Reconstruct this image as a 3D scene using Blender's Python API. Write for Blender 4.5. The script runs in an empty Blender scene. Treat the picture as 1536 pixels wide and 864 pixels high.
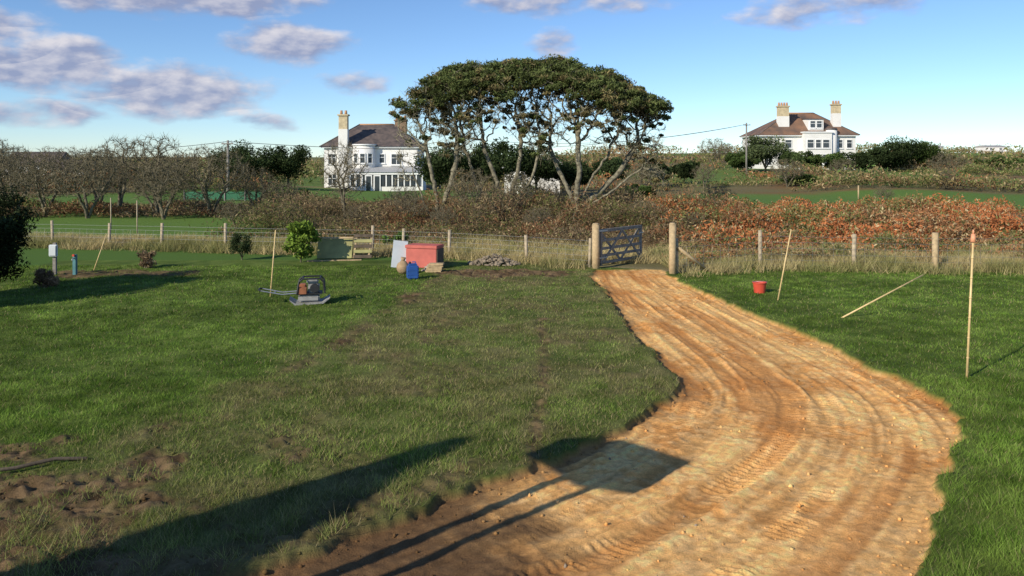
import bpy, bmesh, math, random
import numpy as np
from mathutils import Vector, Matrix
random.seed(7); rng=np.random.default_rng(7)
SC=bpy.context.scene
# ------------------------------------------------------------ noise
TAB=rng.random((256,256))
def vn(x,y,s=0):
    x=np.asarray(x,float)+s*17.3; y=np.asarray(y,float)+s*9.1
    xi=np.floor(x).astype(int); yi=np.floor(y).astype(int)
    fx=x-xi; fy=y-yi; fx=fx*fx*(3-2*fx); fy=fy*fy*(3-2*fy)
    a=TAB[xi&255,yi&255]; b=TAB[(xi+1)&255,yi&255]; c=TAB[xi&255,(yi+1)&255]; d=TAB[(xi+1)&255,(yi+1)&255]
    return (a*(1-fx)+b*fx)*(1-fy)+(c*(1-fx)+d*fx)*fy
def fbm(x,y,o=4,s=0):
    r=0;a=.5;t=0
    for i in range(o):
        r=r+a*vn(np.asarray(x)*2**i,np.asarray(y)*2**i,s+i*3); t+=a; a*=.5
    return r/t
def ss(a,b,x):
    t=np.clip((np.asarray(x,float)-a)/(b-a),0,1); return t*t*(3-2*t)
def mix(a,b,t):
    t=np.asarray(t)[...,None]; return np.asarray(a)*(1-t)+np.asarray(b)*t
# ------------------------------------------------------------ materials
def newmat(name):
    m=bpy.data.materials.new(name); m.use_nodes=True; nt=m.node_tree
    return m,nt,nt.nodes['Principled BSDF']
def simple(name,col,rough=.7,metal=0,var=.18,scale=6,bump=.15,col2=None):
    m,nt,b=newmat(name); n=nt.nodes; l=nt.links
    tc=n.new('ShaderNodeTexCoord'); no=n.new('ShaderNodeTexNoise'); no.inputs['Scale'].default_value=scale; no.inputs['Detail'].default_value=6
    l.new(tc.outputs['Object'],no.inputs['Vector'])
    r=n.new('ShaderNodeValToRGB'); c=np.array(col)
    c2=np.array(col2) if col2 else c*(1+var)
    r.color_ramp.elements[0].color=(*(c*(1-var)),1); r.color_ramp.elements[1].color=(*np.clip(c2,0,.95),1)
    r.color_ramp.elements[0].position=.3; r.color_ramp.elements[1].position=.7
    l.new(no.outputs['Fac'],r.inputs['Fac']); l.new(r.outputs['Color'],b.inputs['Base Color'])
    b.inputs['Roughness'].default_value=rough; b.inputs['Metallic'].default_value=metal
    if bump:
        bp=n.new('ShaderNodeBump'); bp.inputs['Strength'].default_value=bump; bp.inputs['Distance'].default_value=.02
        n2=n.new('ShaderNodeTexNoise'); n2.inputs['Scale'].default_value=scale*5; l.new(tc.outputs['Object'],n2.inputs['Vector'])
        l.new(n2.outputs['Fac'],bp.inputs['Height']); l.new(bp.outputs['Normal'],b.inputs['Normal'])
    return m
def leafmat(name,trans=.25):
    m=bpy.data.materials.new(name); m.use_nodes=True; nt=m.node_tree; n=nt.nodes; l=nt.links
    n.remove(n['Principled BSDF']); out=n['Material Output']
    a=n.new('ShaderNodeAttribute'); a.attribute_name='Col'
    d=n.new('ShaderNodeBsdfDiffuse'); t=n.new('ShaderNodeBsdfTranslucent'); mx=n.new('ShaderNodeMixShader'); mx.inputs[0].default_value=trans
    l.new(a.outputs['Color'],d.inputs['Color']); l.new(a.outputs['Color'],t.inputs['Color'])
    l.new(d.outputs[0],mx.inputs[1]); l.new(t.outputs[0],mx.inputs[2]); l.new(mx.outputs[0],out.inputs['Surface'])
    return m
M_leaf=leafmat('foliage'); M_twig=leafmat('twigs',.0)
def barkmat(name,c1,c2,scale=7):
    m=simple(name,c1,.9,0,.3,scale,.6,col2=c2); return m
M_bark=barkmat('lichen_bark',(.11,.095,.06),(.30,.27,.18))
M_bark2=barkmat('twig_bark',(.09,.078,.048),(.22,.19,.12))
M_wood=simple('post_wood',(.45,.33,.18),.8,0,.25,9,.4)
M_woodg=simple('grey_wood',(.23,.21,.185),.85,0,.3,10,.4)
M_cane=simple('bamboo',(.66,.48,.22),.5,0,.15,8,.1)
M_steel=simple('galvanised_steel',(.42,.43,.44),.45,.7,.15,12,.1)
M_wire=simple('fence_wire',(.30,.30,.30),.5,.6,.1,5,0)
M_black=simple('black_rubber',(.02,.02,.022),.6,0,.3,10,.1)
M_white=simple('white_render',(.78,.76,.71),.85,0,.06,.7,.1)
M_wpaint=simple('white_paint',(.8,.8,.77),.6,0,.05,1,0)
M_slate=simple('slate_roof',(.085,.072,.07),.75,0,.35,1.5,.4,col2=(.16,.12,.10))
M_slate2=simple('tile_roof',(.12,.095,.08),.8,0,.3,.5,.4,col2=(.26,.14,.08))
M_brick=simple('chimney_brick',(.25,.16,.10),.9,0,.3,4,.3)
M_cream=simple('cream_stone',(.55,.45,.28),.9,0,.2,3,.2)
M_pot=simple('terracotta',(.45,.25,.13),.8,0,.2,6,.1)
def glassmat():
    m,nt,b=newmat('window_glass'); b.inputs['Base Color'].default_value=(.05,.06,.07,1); b.inputs['Roughness'].default_value=.12
    b.inputs['Specular IOR Level'].default_value=.6; return m
M_glass=glassmat()
M_red=simple('red_plastic',(.60,.075,.04),.45,0,.12,5,.05)
M_pink=simple('faded_red_paint',(.50,.12,.09),.7,0,.15,3,.1)
M_blue=simple('blue_plastic',(.03,.10,.33),.4,0,.15,5,.05)
M_panelw=simple('pale_sheet',(.58,.62,.64),.5,0,.08,2,.05)
M_olive=simple('olive_board',(.33,.31,.12),.75,0,.2,3,.2)
M_dkwood=simple('dark_timber',(.10,.075,.05),.9,0,.3,6,.3)
M_teal=simple('teal_paint',(.07,.20,.22),.6,0,.15,6,.05)
M_stone=simple('rubble_stone',(.24,.19,.13),.95,0,.35,5,.5)
M_sack=simple('hessian_sack',(.36,.25,.14),.95,0,.2,8,.4)
M_cap=simple('orange_cap',(.72,.32,.17),.6,0,.1,8,.05)
M_green=simple('green_netting',(.03,.14,.07),.8,0,.2,2,.1)
M_engine=simple('engine_orange',(.30,.11,.05),.5,0,.3,9,.1)
M_grey=simple('grey_casting',(.30,.29,.27),.6,.1,.25,9,.2)
# ------------------------------------------------------------ mesh helpers
def link(o,parent=None):
    SC.collection.objects.link(o)
    if parent: o.parent=parent
    return o
def npmesh(name,V,F,C=None,mat=None,parent=None,smooth=False,loc=None):
    V=np.asarray(V,np.float32); F=np.asarray(F,np.int32); k=F.shape[1]
    me=bpy.data.meshes.new(name); me.vertices.add(len(V)); me.vertices.foreach_set('co',V.ravel())
    me.loops.add(F.size); me.loops.foreach_set('vertex_index',F.ravel())
    me.polygons.add(len(F)); me.polygons.foreach_set('loop_start',np.arange(0,F.size,k,dtype=np.int32))
    me.update(calc_edges=True)
    if smooth: me.polygons.foreach_set('use_smooth',np.ones(len(F),bool))
    if C is not None:
        C=np.asarray(C,np.float32)
        if C.shape[1]==3: C=np.concatenate([C,np.ones((len(C),1),np.float32)],1)
        a=me.color_attributes.new('Col','FLOAT_COLOR','POINT'); a.data.foreach_set('color',C.ravel())
    if mat: me.materials.append(mat)
    o=bpy.data.objects.new(name,me); link(o,parent)
    if loc: o.location=loc
    return o
def bmobj(name,bm,mat,parent=None,smooth=False):
    me=bpy.data.meshes.new(name); bm.to_mesh(me); bm.free()
    if smooth:
        for p in me.polygons: p.use_smooth=True
    me.materials.append(mat); o=bpy.data.objects.new(name,me); return link(o,parent)
def empty(name,loc,rz=0):
    o=bpy.data.objects.new(name,None); o.location=loc; o.rotation_euler=(0,0,rz); o.empty_display_size=.2; return link(o)
def box(name,par,x0,x1,y0,y1,z0,z1,mat,bev=0,rot=None):
    bm=bmesh.new(); bmesh.ops.create_cube(bm,size=1)
    c=Vector(((x0+x1)/2,(y0+y1)/2,(z0+z1)/2))
    bmesh.ops.scale(bm,vec=(x1-x0,y1-y0,z1-z0),verts=bm.verts)
    if bev: bmesh.ops.bevel(bm,geom=bm.edges[:],offset=bev,segments=2,affect='EDGES')
    if rot: bmesh.ops.rotate(bm,verts=bm.verts,cent=(0,0,0),matrix=Matrix.Rotation(rot[0],3,'X')@Matrix.Rotation(rot[1],3,'Y')@Matrix.Rotation(rot[2],3,'Z'))
    bmesh.ops.translate(bm,vec=c,verts=bm.verts)
    return bmobj(name,bm,mat,par)
def cyl(name,par,p0,p1,r0,r1,mat,n=12,smooth=True):
    p0=Vector(p0);p1=Vector(p1);d=p1-p0
    bm=bmesh.new(); bmesh.ops.create_cone(bm,cap_ends=True,segments=n,radius1=r0,radius2=r1,depth=d.length)
    q=d.to_track_quat('Z','Y').to_matrix().to_4x4(); q.translation=(p0+p1)/2
    bmesh.ops.transform(bm,matrix=q,verts=bm.verts)
    o=bmobj(name,bm,mat,par)
    if smooth:
        for p in o.data.polygons: p.use_smooth=len(p.vertices)==4
    return o
def poly(name,par,verts,faces,mat):
    me=bpy.data.meshes.new(name); me.from_pydata(verts,[],faces); me.update(); me.materials.append(mat)
    o=bpy.data.objects.new(name,me); return link(o,par)
def tube(name,par,pts,r,mat,n=8):
    cu=bpy.data.curves.new(name,'CURVE'); cu.dimensions='3D'; cu.bevel_depth=r; cu.bevel_resolution=2
    s=cu.splines.new('POLY'); s.points.add(len(pts)-1)
    for i,p in enumerate(pts): s.points[i].co=(*p,1)
    o=bpy.data.objects.new(name,cu); cu.materials.append(mat); return link(o,par)
# ------------------------------------------------------------ site layout
L=np.array([(2.27,24.1),(2.40,21.7),(2.39,18.9),(2.40,16.4),(2.53,14.5),(2.66,13.3),(2.60,12.6),(2.13,11.9),(1.63,11.1),(1.11,10.46),(.49,9.75),(-.2,9.04),(-.86,8.35),(-1.54,7.68),(-2.13,7.17),(-2.8,6.6),(-3.8,5.4),(-4.6,3.5)])
R=np.array([(4.70,24.1),(4.99,21.2),(5.36,18.9),(5.82,16.7),(5.98,14.7),(6.12,13.15),(6.23,12.2),(6.08,11.1),(5.69,10.46),(5.05,9.54),(4.48,8.6),(3.95,7.68),(3.43,6.9),(2.8,5.9),(1.9,4.8),(.8,3.5)])
POLY=np.vstack([np.array([(2.55,25.6)]),L,R[::-1],np.array([(4.6,25.6)])])
def catmull(P,n=12):
    P=np.asarray(P); P=np.vstack([2*P[0]-P[1],P,2*P[-1]-P[-2]]); out=[]
    for i in range(1,len(P)-2):
        for t in np.linspace(0,1,n,endpoint=False):
            a,b,c,d=P[i-1],P[i],P[i+1],P[i+2]
            out.append(.5*((2*b)+(-a+c)*t+(2*a-5*b+4*c-d)*t*t+(-a+3*b-3*c+d)*t**3))
    out.append(P[-2]); return np.array(out)
def sdf(x,y):
    shp=np.shape(x); x=np.ravel(x); y=np.ravel(y)
    nx=x+(fbm(x*2.5,y*2.5,5,5)-.5)*.36; ny=y+(fbm(x*2.5,y*2.5,5,9)-.5)*.36
    d=np.full(len(x),1e9); ins=np.zeros(len(x),bool)
    n=len(POLY)
    for i in range(n):
        a=POLY[i]; b=POLY[(i+1)%n]; e=b-a
        t=np.clip(((nx-a[0])*e[0]+(ny-a[1])*e[1])/(e@e),0,1)
        d=np.minimum(d,(nx-a[0]-t*e[0])**2+(ny-a[1]-t*e[1])**2)
        c=((a[1]>ny)!=(b[1]>ny)); xx=(b[0]-a[0])*(ny-a[1])/((b[1]-a[1]) if b[1]!=a[1] else 1e-9)+a[0]
        ins^=(c&(nx<xx))
    d=np.sqrt(d); return np.where(ins,-d,d).reshape(shp)
CL=catmull([(3.5,26),(3.55,24.1),(3.72,21.2),(3.9,18.9),(4.1,16.6),(4.3,14.6),(4.4,13),(4.25,11.7),(3.75,10.4),(3.0,9.2),(2.1,8.1),(1.1,7.1),(0,6.2),(-1.2,5.2),(-2.5,4)],20)
CLs=np.concatenate([[0],np.cumsum(np.linalg.norm(np.diff(CL,axis=0),axis=1))])
CLt=np.gradient(CL,axis=0); CLt/=np.linalg.norm(CLt,axis=1)[:,None]
def slat(x,y):
    s=np.zeros(len(x)); l=np.zeros(len(x))
    for k in range(0,len(x),20000):
        X=x[k:k+20000];Y=y[k:k+20000]
        d=(X[:,None]-CL[None,:,0])**2+(Y[:,None]-CL[None,:,1])**2
        i=d.argmin(1); dx=X-CL[i,0]; dy=Y-CL[i,1]
        s[k:k+20000]=CLs[i]+dx*CLt[i,0]+dy*CLt[i,1]; l[k:k+20000]=dx*(-CLt[i,1])+dy*CLt[i,0]
    return s,l
FEN=np.array([(-60,38),(-30,34),(-18,32.6),(-15.6,32),(-10.75,31),(-5,29.9),(-2.2,28.9),(.5,27.6),(2.6,26),(4.74,24.8),(7.87,26.2),(10.66,25.8),(13.06,25.5),(16,25.3),(60,24.5)])
def fy(x): return np.interp(x,FEN[:,0],FEN[:,1])
def terr(x,y):
    t=ss(60,130,y); wr=ss(-5,35,x); t2=ss(130,260,y)
    z=t*(wr*1.5-(1-wr)*.9)+t2*(wr*3.0+(1-wr)*1.5)
    z=z+ss(30,60,y)*(fbm(x*.06,y*.06,3,3)-.5)*.8*(1-ss(300,800,y))
    return z
def soilm(x,y):
    n=fbm(x*1.3,y*1.3,4,21)
    e=1-np.sqrt(((x+5.5)/3.1)**2+((y-7.6)/2.6)**2)
    a=ss(-.05,.30,e+(n-.5)*1.8)*(.78+.22*ss(.35,.55,fbm(x*4,y*4,3,23)))
    b=ss(0,.3,1-np.sqrt(((x-.2)/2.4)**2+((y-24.9)/.85)**2)+(n-.5)*1.2)
    w1=np.interp(y,[6,10.7,14.2,23.5],[-5.4,-4.5,-3.4,-2.2]); w2=np.interp(y,[6,11,14,17,21],[.0,.35,.55,.6,.9]); w3=np.interp(y,[6,9,14,20,24],[-4.0,-3.2,-2.0,-1.2,-.6])
    f=ss(.38,.56,fbm(x*1.1,y*.9,3,31))
    c=.65*np.exp(-((x-w1)/.30)**2)*f+.75*np.exp(-((x-w2)/.14)**2)*ss(.42,.55,fbm(x*.9,y*.7,3,33))*(y<18)+.40*np.exp(-((x-w3)/.3)**2)*ss(.42,.6,fbm(x*1.3,y*.8,3,35))
    ed=np.abs((x-.49)*.69-(y-9.75)*.72+.25+(n-.5)*.8)
    g=ss(.45,.1,ed)*ss(.3,-.6,x)*ss(10.2,9.2,y)*.7
    e2=ss(0,.4,1-np.sqrt(((x+11.6)/2.6)**2+((y-24.8)/1.0)**2)+(n-.5)*1.4)*.9
    c=c+.42*ss(.56,.72,fbm(x*.9,y*.9,4,37))*ss(-5.5,-3.5,x)*(y<25)*(1-ss(2.0,2.8,x))
    return np.clip(np.maximum(np.maximum(np.maximum(a,b),g),np.maximum(c,e2)),0,1)
def dullm(x,y):
    lx=np.interp(y,[5,10.7,14.2,23.5,28],[-6,-4.8,-3.8,-2.4,-1.5])
    return ss(-.4,.8,x-lx+(fbm(x*.8,y*.8,3,41)-.5)*1.6)*(1-ss(2.4,3.2,x))*(y<27)
def lawncol(x,y):
    n=fbm(x*.7,y*.7,4,11); n2=ss(.25,.75,fbm(x*3,y*3,3,13))
    g=mix((.094,.160,.024),(.160,.235,.044),n2); g=g*(.58+.84*n)[...,None]
    d=mix((.145,.16,.045),(.235,.225,.085),n2)
    return mix(g,d,dullm(x,y)*(.30+.55*ss(.3,.7,fbm(x*1.4,y*1.0,3,15))))
# ------------------------------------------------------------ ground sheet
def geo(a,step,lim,g=1.07):
    o=[];v=a;s=step
    while abs(v-a)<lim: v+=s; s*=g; o.append(v)
    return np.array(o)
xs=np.concatenate([geo(-14,-.3,3500,1.09)[::-1],np.arange(-14,-6.2,.10),np.arange(-6.2,7.2,.025),np.arange(7.2,16,.12),geo(16,.3,3500,1.09)])
ys=np.concatenate([geo(5.6,-.15,80,1.12)[::-1],np.arange(5.6,12.5,.022),np.arange(12.5,27,.05),geo(27,.15,4000,1.045)])
GX,GY=np.meshgrid(xs,ys); X=GX.ravel();Y=GY.ravel()
Z=terr(X,Y); near=(Y>3)&(Y<28)&(X>-15)&(X<17)
sd=np.full(len(X),5.); q=near&(X>-6)&(X<8); sd[q]=sdf(X[q],Y[q])
trk=1-ss(-.06,.02,sd)
so=np.zeros(len(X)); so[near]=soilm(X[near],Y[near])
Z[near]+= (fbm(X[near]*1.2,Y[near]*1.2,4,51)-.5)*.05 + so[near]*(fbm(X[near]*7,Y[near]*7,5,53)-.5)*.15
rim=np.exp(-((sd-.10)/.10)**2)*near
Z+=rim*.03*fbm(X*3,Y*3,2,55)
fade=1-ss(22.5,24.5,Y)
it=trk>0.01
x=X[it];y=Y[it]; s,l=slat(x,y)
grit=fbm(x*17,y*17,3,64); streak=fbm(s*.45,l*7.5,4,62)
h=-.085*np.ones(len(x)) + (fbm(x*1.5,y*1.5,3,61)-.5)*.04 + (fbm(x*8,y*8,4,63)-.5)*.020 + (grit-.5)*.018 + (streak-.5)*.045
strips=[(-1.55,.40,.105,1,.0),(-.95,.30,.09,-1,.3),(-.30,.36,.105,1,.1),(.35,.30,.09,-1,.5),(.95,.36,.105,1,.2),(1.5,.30,.09,-1,.7)]
lugsum=np.zeros(len(x)); tyre=np.zeros(len(x)); rut=np.zeros(len(x))
spread=np.interp(s,[0,6,12,16,25],[.55,.72,.95,1.15,1.3])
for c,w,p,sg,ph in strips:
    cc=c*spread+.12*np.sin(s*.5+ph*9); ll=l-cc
    m=ss(w/2+.04,w/2-.02,np.abs(ll))*ss(.42,.58,fbm(s*.4+ph*20,l*.6,3,int(70+ph*10)))
    lug=ss(-.8,.8,np.sin(2*np.pi*(s/p+sg*np.abs(ll)*2.6+ph)+0.9*np.sin(3*l)+2.6*(fbm(x*5,y*5,2,66)-.5)))
    amp=.003+.018*ss(.42,.62,fbm(x*2.2,y*2.2,2,68+int(ph*10)))*ss(17,11,y)
    h+=m*(-.014+lug*amp); tyre=np.maximum(tyre,m); lugsum=np.maximum(lugsum,m*lug)
    rr=np.exp(-((np.abs(ll)-w/2-.04)/.035)**2)*ss(.38,.55,fbm(s*.6,l,2,77)); rut=np.maximum(rut,rr); h+=.016*rr
Z[it]+=h*trk[it]*(.35+.65*fade[it])
C=np.tile(np.array([.12,.10,.05]),(len(X),1))
lawn=Y<fy(X)+.4
C[near]=(lawncol(X[near],Y[near])*np.array([.8,.74,.8]))
nl=lawn&~near; C[nl]=np.array([.09,.16,.03])
far=~lawn
n=fbm(X*.25,Y*.25,4,81); n3=fbm(X*.04,Y*.025,3,83)
cf=mix((.19,.135,.07),(.16,.16,.06),n)
cf=mix(cf,(.22,.11,.05),ss(.5,.65,fbm(X*.12,Y*.12,3,85))*.6)
g1=(ss(-9,-13,X)*ss(33,35,Y)*(1-ss(60,66,Y+(n-.5)*8)))
g2=ss(12,17,X)*ss(52,56,Y)*(1-ss(73,77,Y+ (n-.5)*6))
g3=ss(.50,.54,n3)*ss(75,90,Y)*.8
g4=ss(60,64,Y)*(1-ss(108,112,Y))*(X<2)*ss(-45,-40,X)
g5=ss(60,63,Y)*(1-ss(66,70,Y))*ss(0,3,X)*(X<16)
cf=mix(cf,(.12,.20,.04),np.clip(g1+g2+g3+g4+g5,0,1))
cs=ss(1.6,.2,Y-fy(X))[...,None]; cf=cf*(1-cs)+np.array([.26,.22,.11])*cs
C[far]=cf[far]
sc=mix((.085,.052,.028),(.20,.13,.07),ss(.25,.75,fbm(X*5,Y*5,4,91)))
C=mix(C,sc,so*.95)
tn=fbm(x*1.1,y*.9,4,93); tn2=fbm(x*8,y*8,3,95)
tc=mix((.68,.31,.09),(.86,.47,.165),ss(.28,.6,tn))
tc=mix(tc,(.90,.58,.26),ss(.40,.75,tn2)*.5)
tc=tc*(.84+.30*ss(.3,.7,grit))[:,None]
tc=tc*(.82+.34*ss(.3,.68,streak))[:,None]
tc=tc*(1-.14*tyre*(1-lugsum)+.05*lugsum+.05*rut)[:,None]
tc=mix(tc,(.50,.20,.055),.6*ss(.52,.64,fbm(s*.22,l*2.2,3,97)))
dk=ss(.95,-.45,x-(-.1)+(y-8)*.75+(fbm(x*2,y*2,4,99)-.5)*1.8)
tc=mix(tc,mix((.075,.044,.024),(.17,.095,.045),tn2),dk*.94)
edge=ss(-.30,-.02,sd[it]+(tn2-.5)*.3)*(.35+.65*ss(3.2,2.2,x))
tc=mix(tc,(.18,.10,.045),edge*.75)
tc=np.clip(tc,0,.9)
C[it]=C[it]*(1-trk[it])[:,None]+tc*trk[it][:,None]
ww=(rim*.2)[:,None]; C=C*(1-ww)+np.array([.10,.07,.035])*ww
nx,ny=len(xs),len(ys)
idx=np.arange(nx*ny).reshape(ny,nx)
F=np.stack([idx[:-1,:-1].ravel(),idx[:-1,1:].ravel(),idx[1:,1:].ravel(),idx[1:,:-1].ravel()],1)
def groundmat():
    m,nt,b=newmat('ground_soil_and_turf'); n=nt.nodes; l=nt.links
    a=n.new('ShaderNodeAttribute'); a.attribute_name='Col'
    g=n.new('ShaderNodeNewGeometry')
    no=n.new('ShaderNodeTexNoise'); no.inputs['Scale'].default_value=34; no.inputs['Detail'].default_value=8; no.inputs['Roughness'].default_value=.78
    l.new(g.outputs['Position'],no.inputs['Vector'])
    r=n.new('ShaderNodeMapRange'); r.inputs[1].default_value=.28; r.inputs[2].default_value=.72; r.inputs[3].default_value=.68; r.inputs[4].default_value=1.25
    l.new(no.outputs['Fac'],r.inputs[0])
    v=n.new('ShaderNodeVectorMath'); v.operation='SCALE'; l.new(a.outputs['Color'],v.inputs[0]); l.new(r.outputs[0],v.inputs['Scale'])
    l.new(v.outputs[0],b.inputs['Base Color']); b.inputs['Roughness'].default_value=.95; b.inputs['Specular IOR Level'].default_value=.1
    n2=n.new('ShaderNodeTexNoise'); n2.inputs['Scale'].default_value=60; n2.inputs['Detail'].default_value=7; n2.inputs['Roughness'].default_value=.65; l.new(g.outputs['Position'],n2.inputs['Vector'])
    bp=n.new('ShaderNodeBump'); bp.inputs['Strength'].default_value=.8; bp.inputs['Distance'].default_value=.016
    l.new(n2.outputs['Fac'],bp.inputs['Height']); l.new(bp.outputs['Normal'],b.inputs['Normal'])
    return m
npmesh('ground',np.stack([X,Y,Z],1),F,C,groundmat(),smooth=True)
def gz(x,y):
    return terr(x,y)+(fbm(x*1.2,y*1.2,4,51)-.5)*.05*((y<28)&(x>-15)&(x<17))
def gz1(x,y): return float(gz(np.array([x]),np.array([y]))[0])
# ------------------------------------------------------------ grass blades
def blades(name,x,y,h,w,col,lean=.5,mat=M_leaf,zoff=None):
    n=len(x); z=gz(x,y) if zoff is None else zoff
    a=rng.random(n)*2*np.pi; b=rng.random(n)*2*np.pi; le=h*lean*rng.random(n)**.7
    base=np.stack([x,y,z-.01],1); wv=np.stack([np.cos(a),np.sin(a),np.zeros(n)],1)*(w/2)[:,None]
    top=base+np.stack([np.cos(b)*le,np.sin(b)*le,h],1)
    V=np.stack([base-wv,base+wv,top],1).reshape(-1,3)
    F=np.arange(3*n).reshape(-1,3)
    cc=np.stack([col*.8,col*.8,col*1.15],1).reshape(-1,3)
    return npmesh(name,V,F,cc,mat)
PX=[];PY=[];PH=[];PW=[]
for (d0,d1,den,hh,w) in [(6.0,9.0,4400,.055,.006),(9,13,2400,.052,.009),(13,18,1000,.045,.013),(18,26.5,520,.045,.019)]:
    A=(d1-d0)*(d0+d1)*.66; n=int(A*den)
    yy=np.sqrt(rng.random(n)*(d1**2-d0**2)+d0**2); xx=(rng.random(n)*2-1)*.67*yy
    PX.append(xx);PY.append(yy);PH.append(hh*(.5+rng.random(n)));PW.append(np.full(n,w))
px=np.concatenate(PX);py=np.concatenate(PY);ph=np.concatenate(PH);pw=np.concatenate(PW)
sdv=sdf(px,py); sm=soilm(px,py)
tfr=fbm(px*3.2,py*3.2,3,103)
keep=(sdv>.0+.04*rng.random(len(px)))&(rng.random(len(px))>sm*(.72+.5*ss(.58,.43,tfr)))&(py<fy(px)-.1)
keep&=rng.random(len(px))>.2*dullm(px,py)
px,py,ph,pw,tfr=px[keep],py[keep],ph[keep],pw[keep],tfr[keep]
tuft=fbm(px*4,py*4,3,101); ph=ph*(.45+1.1*tuft)*(1+.5*ss(.14,.0,sdf(px,py)))*(1+.8*ss(.5,.7,tfr)*ss(12,7,py))
col=lawncol(px,py)*(.6+.95*rng.random(len(px)))[:,None]*(.8+.5*ss(.4,.65,tfr))[:,None]
dead=rng.random(len(px))<(.07+.20*dullm(px,py)); col[dead]=np.array([.36,.30,.15])*(.6+.6*rng.random(dead.sum()))[:,None]
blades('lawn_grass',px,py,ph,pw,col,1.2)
def fencegrass():
    n=260000
    xx=rng.uniform(-24,19,n); o=rng.normal(0,.8,n)+.55; yy=fy(xx)+o
    r=(xx>4.5); yy[r]+=rng.random(r.sum())*4.0*(rng.random(r.sum())<.6)
    r=(xx<4.5)&(xx>-4); yy[r]+=rng.random(r.sum())*4.5*(rng.random(r.sum())<.5)
    k=~((xx>2.3)&(xx<4.9)&(np.abs(yy-25.0)<2.0)); k&=~((xx>-1.5)&(xx<5)&(yy<25.6)); k&=(yy>fy(xx)-1.2)
    xx,yy=xx[k],yy[k]
    tf=fbm(xx*1.5,yy*1.5,3,111)
    k=rng.random(len(xx))<ss(.28,.6,tf)+.12; xx,yy,tf=xx[k],yy[k],tf[k]
    h=(.08+.34*rng.random(len(xx)))*(.45+tf)
    g=ss(.45,.65,fbm(xx*.6,yy*.9,3,113))
    c=mix((.60,.47,.24),(.22,.24,.075),np.clip(rng.random(len(xx))*.45+g*.5,0,1))*(.6+.7*rng.random(len(xx)))[:,None]
    blades('dry_grass',xx,yy,h,np.full(len(xx),.020),c,1.1)
fencegrass()
# ------------------------------------------------------------ leaf scatter
def quads(P,size,col,flat=0.,wf=.28,up=0.):
    n=len(P); a=rng.normal(size=(n,3)); a[:,2]=a[:,2]*(1-flat)+up
    a/=np.linalg.norm(a,axis=1)[:,None]; b=np.cross(a,rng.normal(size=(n,3))); b/=np.linalg.norm(b,axis=1)[:,None]
    s=(size*(.6+.8*rng.random(n)))[:,None]
    V=np.stack([P-a*s*.5,P+b*s*wf,P+a*s*.5,P-b*s*wf],1).reshape(-1,3)
    return V,np.arange(4*n).reshape(-1,4),np.repeat(col,4,0)
def scrub(name,x0,x1,y0,y1,n,hmax,sz,pal,fs=.35,mask=None,seed=0,hy=None,wf=.16,up=.5):
    xx=rng.uniform(x0,x1,n); yy=rng.uniform(y0,y1,n)
    hf=fbm(xx*fs,yy*fs,4,120+seed); k=rng.random(n)<ss(.24,.46,hf)
    if mask is not None: k&=rng.random(n)<mask(xx,yy)
    xx,yy,hf=xx[k],yy[k],hf[k]; m=len(xx)
    hh=hmax*(.18+1.45*ss(.28,.8,hf))*(.7+.6*vn(xx*fs*5,yy*fs*5,seed))
    if hy is not None: hh=hh*hy(xx,yy)
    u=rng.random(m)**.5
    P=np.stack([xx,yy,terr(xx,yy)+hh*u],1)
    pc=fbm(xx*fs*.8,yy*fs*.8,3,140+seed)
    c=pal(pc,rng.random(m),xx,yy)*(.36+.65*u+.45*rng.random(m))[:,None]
    V,F,C=quads(P,sz*np.ones(m),c,0,wf,up); return npmesh(name,V,F,C,M_leaf)
RUST=np.array([.44,.165,.065]); BRN=np.array([.24,.155,.08]); OLV=np.array([.18,.185,.065]); STR=np.array([.48,.37,.20]); GRN=np.array([.10,.165,.045]); GRY=np.array([.24,.205,.135])
def palB(p,r,x,y):
    c=mix(RUST,BRN,ss(.46,.74,p)*.8); c=np.where((r<.16)[:,None],STR,c); g=ss(.45,.36,fbm(x*.35,y*.5,3,190)); c=np.where(((r>.90)|(g*.6>rng.random(len(r))))[:,None],OLV,c)
    return c
def palS(p,r,x,y):
    c=mix(OLV,BRN,ss(.35,.6,p)); c=mix(c,RUST,ss(.58,.73,p)*.6); c=np.where((r<.14)[:,None],STR*.8,c); return np.where((r>.84)[:,None],GRN,c)
def palD(p,r,x,y):
    c=mix(BRN*.8,GRY*.75,p); c=mix(c,RUST*.55,ss(.46,.66,p)*.6); c=np.where((r<.12)[:,None],STR*.75,c); g=ss(.47,.36,fbm(x*.3,y*.4,3,191)); return np.where(((r>.86)|(g*.6>rng.random(len(r))))[:,None],OLV*.75,c)
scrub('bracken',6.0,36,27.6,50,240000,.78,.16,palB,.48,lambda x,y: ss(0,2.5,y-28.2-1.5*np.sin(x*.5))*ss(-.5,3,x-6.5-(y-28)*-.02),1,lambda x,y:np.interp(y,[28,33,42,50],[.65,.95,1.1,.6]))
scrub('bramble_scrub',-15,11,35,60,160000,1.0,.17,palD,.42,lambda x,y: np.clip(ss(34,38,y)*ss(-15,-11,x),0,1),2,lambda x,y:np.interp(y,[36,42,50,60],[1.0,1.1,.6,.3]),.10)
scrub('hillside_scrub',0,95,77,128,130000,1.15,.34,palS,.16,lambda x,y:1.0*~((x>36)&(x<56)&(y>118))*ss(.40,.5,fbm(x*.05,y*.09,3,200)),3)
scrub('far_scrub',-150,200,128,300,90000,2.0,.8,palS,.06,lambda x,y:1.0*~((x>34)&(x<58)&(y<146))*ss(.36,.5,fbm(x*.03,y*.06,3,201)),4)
scrub('garden_hedging',-70,2,84,108,30000,1.8,.4,palS,.14,lambda x,y: 1.0*((x<-27)|(x>-8)),5)
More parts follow.
